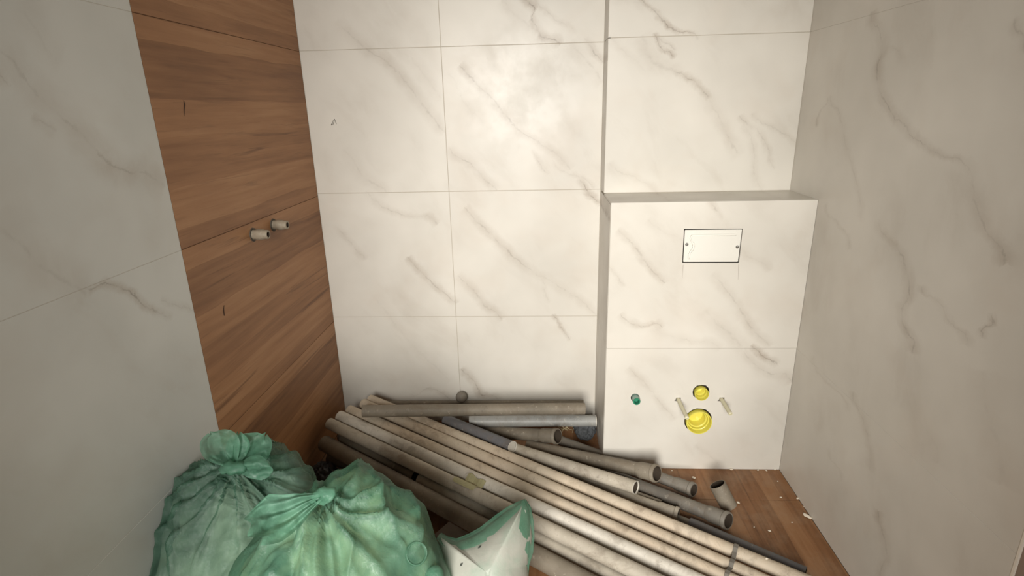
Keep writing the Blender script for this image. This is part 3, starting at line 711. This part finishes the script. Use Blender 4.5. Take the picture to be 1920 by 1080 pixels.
part('filling', bag_surface(C2, out2, .20, .12, K2, 11, .022, .24, 7.7, .982, crease=.009, nt=160, nph=80, folds=F2), fill_pale, b2)
part('knot', wrap(K2, r2_ * .9 + u2_ * .35, .012, .013, 2.0), film_knot, b2)
part('tail', petal(K2, -r2_ * 1.0 - u2_ * .22 + n2_ * .12, u2_ + r2_ * .2, .150, .048, .010, 3.0, -.012, rnd=.12, freq=11), film_knot, b2)
# round lid pressing through the film, and the rounded end of something poking out low on the right
def on_film(o, px, py):
    best = None
    for v in o.data.vertices:
        c = RC @ (np.array(v.co) - CAM); d = math.hypot(c[0] / c[2] * F + 960 - px, c[1] / c[2] * F + 540 - py)
        if d < 9 and (best is None or c[2] < best[0]): best = (c[2], v.co.copy(), v.normal.copy())
    return best[1], best[2]
q, nn = on_film(film2, 788, 1034)
nn = (nn + n2_).normalized()
bm = lathe_bm(q, nn, [(-.006, .0270), (.001, .0266), (.0030, .0248), (.0030, .0236), (.001, .0220), (-.006, .0214)], 36)
part('round_lid', mesh_of(bm), film_green, b2)
q, nn = on_film(film2, 820, 1074)
bm = lathe_bm(q, (n2_ + u2_ * .3).normalized(), [(-.03, .022), (.0, .022), (.010, .0205), (.017, .015), (.020, .0075), (.021, .0003)], 28)
part('poking_end', mesh_of(bm), film_knot, b2)

# white sack with a green film edge, at the right of the bags
C3 = at(915, 1075, 2, .34)
n3 = (Vector(CAM) - C3).normalized(); r3 = Vector((0, 0, 1)).cross(n3).normalized(); u3 = n3.cross(r3)
def on3(px, py, lift=0.0):
    d = Vector(RC.T @ np.array([(px - 960) / F, (py - 540) / F, 1.0])); t = (C3 + n3 * lift - Vector(CAM)).dot(n3) / d.dot(n3); return Vector(CAM) + d * t
out3 = [(822, 1004), (836, 1014), (856, 1018), (880, 1010), (900, 1001), (925, 980), (950, 960), (972, 944), (984, 937), (992, 948), (996, 970), (999, 1005), (996, 1035), (990, 1060), (992, 1090), (985, 1180), (930, 1260), (850, 1260), (808, 1180), (806, 1080)]
white_sack = N('white_sack'); k = white_sack; P = k.pos()
k.set(Base_Color=k.mix(k.m('MULTIPLY', k.rng(k.noise(P, 11, 5, .6, .5).outputs[0], .5, .72), .55), srgb(160, 160, 149), srgb(118, 148, 128)), Roughness=.55)
k.bump(k.noise(P, 30, 5, .6, 1).outputs[0], .25, .004); white_sack = k.mat
def sack(out, th_f, th_b, seed):
    nt, nr = 160, 26; bm = bmesh.new()
    P2 = []
    for q in out: v = on3(*q) - C3; P2.append((v.dot(r3), v.dot(u3)))
    P2.append(P2[0]); dens = []
    for a, b in zip(P2, P2[1:]):
        for s in range(8): dens.append((a[0] + (b[0] - a[0]) * s / 8, a[1] + (b[1] - a[1]) * s / 8))
    pk = (on3(978, 952) - C3); pk = Vector((pk.dot(r3), pk.dot(u3)))
    sides = []
    for sg, th in ((1, th_f), (-1, th_b)):
        rings = []
        for i in range(nr + 1):
            s = 1 - i / nr
            ring = []
            if i == nr: rings.append([bm.verts.new(C3 + n3 * (sg * th))]); continue
            for x, y in dens:
                h = sg * th * (1 - s * s) ** .55
                q2 = Vector((x * s, y * s)); dk = q2 - pk; ang = math.atan2(dk.y, dk.x)
                f = .010 * (1 - 2 * abs(math.sin(ang * 3.2 + .5))) * math.exp(-dk.length / .10) * (1 - s ** 6)
                q = C3 + r3 * x * s + u3 * y * s + n3 * (h + sg * f)
                q += n3 * (.012 * fbm(q, 7, seed) * (1 - s ** 4))
                q.z = max(q.z, .003); ring.append(bm.verts.new(q))
            rings.append(ring)
        for a, b in zip(rings, rings[1:]):
            m_ = len(a)
            for i in range(m_):
                if len(b) == 1: bm.faces.new((a[i], a[(i + 1) % m_], b[0]))
                else: bm.faces.new((a[i], a[(i + 1) % m_], b[(i + 1) % m_], b[i]))
        sides.append(rings[0])
    bmesh.ops.remove_doubles(bm, verts=sides[0] + sides[1], dist=1e-5)
    return mesh_of(bm)
b3 = bag_thing('rubble_bag', (C3.x, C3.y, 0), 'peaked white sack with a green film edge in front of the pipes')
sk3 = part('sack', sack(out3, .11, .10, 2.0), white_sack, b3)
slitm = plain('dark_slit', srgb(70, 72, 66), .9, .1)
for (a, b_) in (((899, 1026), (905, 1018)), ((864, 1058), (871, 1052))):
    vv = sorted(((math.hypot((RC @ (np.array(v.co) - CAM))[0] / (RC @ (np.array(v.co) - CAM))[2] * F + 960 - a[0], (RC @ (np.array(v.co) - CAM))[1] / (RC @ (np.array(v.co) - CAM))[2] * F + 540 - a[1]), v.index) for v in sk3.data.vertices if v.normal.dot(n3) > .2))
    v0 = sk3.data.vertices[vv[0][1]]; q = v0.co + v0.normal * .0012; dr = (on3(*b_) - on3(*a)); dr = dr - v0.normal * dr.dot(v0.normal); sd_ = v0.normal.cross(dr).normalized() * .0035
    bm = bmesh.new(); bm.faces.new([bm.verts.new(x) for x in (q - dr * .5, q - sd_, q + dr * .5, q + sd_)]); part('tear', mesh_of(bm), slitm, b3)
# green film folded over the sack's upper edge
def band(pl, wid, lift, name, mat, thing, side=-1):
    bm = bmesh.new(); prev = None
    for i, (px, py) in enumerate(pl):
        q = on3(px, py, lift); wv = wid[i]
        a = (on3(*pl[min(i + 1, len(pl) - 1)], lift) - on3(*pl[max(i - 1, 0)], lift)).normalized(); nrm = a.cross(n3) * side
        row = [bm.verts.new(q + nrm * (wv * t) + n3 * (.062 * max(0, t) ** .55 * min(1, wv / .034) + .003 * math.sin(i * 1.7 + t * 5))) for t in (-.15, 0, .2, .4, .6, .8, 1)]
        row2 = [bm.verts.new(q + nrm * (wv * t) - n3 * .02) for t in (-.15,)]
        row = row2 + row
        if prev:
            for j in range(len(row) - 1): bm.faces.new((prev[j], row[j], row[j + 1], prev[j + 1]))
        prev = row
    return part(name, mesh_of(bm), mat, thing)
band([(826, 1000), (838, 1008), (856, 1013), (880, 1004), (902, 992), (928, 971), (952, 953), (972, 942), (985, 936)], [.018, .022, .028, .034, .036, .032, .026, .020, .010], .016, 'film_edge', film_knot, b3, 1)
band([(985, 937), (993, 952), (997, 978), (998, 1006), (996, 1035), (990, 1058), (988, 1085), (985, 1120)], [.014, .026, .036, .042, .036, .022, .018, .018], .016, 'film_edge', film_knot, b3, 1)

# ------------------------------------------------------------------ small things
chipm = plain('plaster_chip', srgb(226, 216, 198), .85, .2, .08, 90)
chips = [(1371, 881, 7), (1378, 878, 4), (1301, 897, 9), (1421, 882, 6), (1437, 883, 5), (1453, 881, 4), (1458, 903, 4), (1464, 933, 6), (1496, 935, 7), (1508, 951, 4), (1513, 969, 13), (1384, 943, 8), (1485, 980, 4), (1414, 989, 4), (1443, 996, 6), (1260, 883, 4)]
desc = ['beside the cistern wall, larger of a pair', 'beside the cistern wall, smaller of a pair', 'near the ringed dark pipe end', 'at the foot of the cistern wall', 'middle one at the foot of the cistern wall', 'in the corner of the cistern wall', 'just out from the far corner', 'on the floor, middle of the right side', 'against the right wall', 'tiny, by the right wall', 'long sliver by the right wall', 'next to the leaning pipe offcut', 'small, a step left of the long sliver', 'tiny, on the middle of the bare floor', 'nearest on the bare floor', 'tiny, under the cistern wall by the socket pipe']
def chip_mesh(s, seed, long=1.0):
    rr = random.Random(seed); bm = bmesh.new(); bmesh.ops.create_icosphere(bm, subdivisions=1, radius=1)
    for v in bm.verts: v.co = Vector((v.co.x * s * long, v.co.y * s * .7, (v.co.z + .5) * s * .35)) * rr.uniform(.7, 1.25)
    z = min(v.co.z for v in bm.verts)
    for v in bm.verts: v.co.z -= z
    return mesh_of(bm)
for i, (cx, cy, s) in enumerate(chips):
    o = link('plaster_chip', chip_mesh(s * .5 / 480, i, 1.7 if s > 10 else 1.1), chipm); o.location = at(cx, cy, 2, .0005); o.rotation_euler.z = i * 1.3 if s < 10 else -.9
    tag(o, 'white plaster chip ' + desc[i], 'chip', 'plaster chips on the floor')
A_, B_, d_ = PIPES['T5']; t_ = .915
pt_ = min((A_.lerp(B_, s / 200) for s in range(200)), key=lambda q: (Vector((RC @ (np.array(q) - CAM))).x / (RC @ (np.array(q) - CAM))[2] * F + 960 - 1438) ** 2)
o = link('plaster_chip', chip_mesh(.006, 77), chipm); o.location = pt_ + Vector((0, 0, d_ / 2)); tag(o, 'white plaster chip lying on the outermost long pipe', 'chip')

# strip of tie band over the three outer long pipes
def on_pipe(key, px):
    A_, B_, d_ = PIPES[key]
    def X(q): v = RC @ (np.array(q) - CAM); return v[0] / v[2] * F + 960
    return min((A_.lerp(B_, s / 400) for s in range(401)), key=lambda q: abs(X(q) - px)), (B_ - A_).normalized(), d_
bm = bmesh.new(); prev = None; path = []
for key, px in (('T5', 1379), ('T4', 1371), ('T3', 1362)):
    q, a, d_ = on_pipe(key, px); a_, u_, v_ = frame(a)
    for an in (-.9, -.3, .3, .9):
        upv = Vector((0, 0, 1)); sd = a.cross(upv).normalized() * (1)
        path.append((q + (upv * math.cos(an) - sd * math.sin(-an)) * (d_ / 2 + .003), a))
for q, a in path:
    row = [bm.verts.new(q - a * .007), bm.verts.new(q - a * .007 + Vector((0, 0, .0015))), bm.verts.new(q + a * .007 + Vector((0, 0, .0015))), bm.verts.new(q + a * .007)]
    if prev:
        for j in range(4): bm.faces.new((prev[j], row[j], row[(j + 1) % 4], prev[(j + 1) % 4]))
    prev = row
o = link('tie_strip', mesh_of(bm), P_dark); tag(o, 'narrow grey tie strip laid across the outer long pipes', 'strip')

# torn yellow tape on the nearest long pipe
tapem = plain('yellow_tape', srgb(158, 152, 116), .6, .3, .2, 60)
def scrap(name, pix, z, mat, label, curl=.006, cat='scrap'):
    bm = bmesh.new(); vs_ = []
    for i, (px, py, dz) in enumerate(pix): vs_.append(bm.verts.new(at(px, py, 2, z + dz)))
    f = bm.faces.new(vs_); bmesh.ops.solidify(bm, geom=[f], thickness=.0012)
    o = link(name, mesh_of(bm), mat); tag(o, label, cat); return o
q, a, d_ = on_pipe('T1', 872)
bm = bmesh.new(); prev = None; rr = random.Random(4)
for i in range(9):
    s = -.055 + .11 * i / 8; row = []
    for j in range(6):
        an = -.75 + 1.3 * j / 5; sd = a.cross(Vector((0, 0, 1))).normalized(); s2 = s * (1 - .15 * j / 5) + rr.uniform(-.004, .004)
        row.append(bm.verts.new(q + a * s2 + (Vector((0, 0, 1)) * math.cos(an) + sd * math.sin(an)) * (d_ / 2 + .0018)))
    if prev:
        for j in range(5): bm.faces.new((prev[j], row[j], row[j + 1], prev[j + 1]))
    prev = row
o = link('tape_scrap', mesh_of(bm), tapem); tag(o, 'torn dull yellow tape stuck round the nearest long grey pipe', 'tape')
q2, a2, d2_ = on_pipe('T2', 905)
bm = bmesh.new(); prev = None
for i in range(8):
    s = -.05 + .08 * i / 7; row = []
    for j in range(4): row.append(bm.verts.new(q2 + a2 * s + a2.cross(Vector((0, 0, 1))) * (.018 + .012 * j - .004 * math.sin(i)) + Vector((0, 0, d2_ / 2 + .003 - .006 * j + .004 * math.sin(i * 1.4)))))
    if prev:
        for j in range(3): bm.faces.new((prev[j], row[j], row[j + 1], prev[j + 1]))
    prev = row
o = link('tape_scrap', mesh_of(bm), tapem); tag(o, 'loose curled yellow tape piece between the two nearest long pipes', 'tape')

# crumpled dark rag and straw in the corner by the cistern box
def crumple(name, c, sx, sy, sz, seed, mat, label, cat):
    bm = bmesh.new(); bmesh.ops.create_icosphere(bm, subdivisions=4, radius=1)
    for v in bm.verts:
        d = v.co.normalized(); r = 1 + .45 * (1 - 2 * abs(fbm(d, 1.8, seed, 4))); v.co = Vector((d.x * sx * r, d.y * sy * r, d.z * sz * r))
        v.co.z = max(v.co.z, -c.z + .002)
    o = link(name, mesh_of(bm), mat); o.location = c; tag(o, label, cat); return o
rag = plain('dark_rag', srgb(74, 76, 78), .8, .2, .3, 24)
crumple('crumpled_rag', Vector((-.060, .262, .042)), .040, .060, .038, 3.0, rag, 'dark grey crumpled plastic rag in the corner by the cistern box', 'rag')
black = plain('black_plastic', srgb(26, 25, 25), .5, .4, .2, 30)
crumple('black_bundle', at(606, 893, 2, .06) + Vector((0, 0, -.01)), .05, .05, .05, 8.0, black, 'small black plastic bundle between the green bags and pipes', 'bundle')
card = plain('grey_card', srgb(120, 108, 96), .85, .2, .15, 40)
scrap('card_scrap', [(622, 905, .0), (634, 876, .03), (646, 886, .04), (645, 902, .01)], .05, card, 'grey cardboard scrap sticking up behind the front green bag')
scrap('card_scrap', [(812, 1004, .02), (842, 978, .02), (880, 1000, .0), (850, 1020, .0)], .12, card, 'grey cardboard scrap between the front bag and white sack')
straw = plain('straw', srgb(176, 164, 130), .8, .2)
rr = random.Random(12); bm = bmesh.new()
c0 = at(1064, 801, 2, .10)
for i in range(16):
    p0 = c0 + Vector((rr.uniform(-.03, .03), rr.uniform(-.02, .02), rr.uniform(-.02, .01))); d = Vector((rr.uniform(-1, 1), rr.uniform(-1, 1), rr.uniform(-.4, .8))).normalized()
    lathe_bm(p0, d, [(0, .0012), (rr.uniform(.02, .05), .0008)], 5, bm)
o = link('straw_tuft', mesh_of(bm), straw); o['kind'] = 'stuff'; tag(o, 'small tuft of pale straw fibres under the silver pipe end', 'straw')
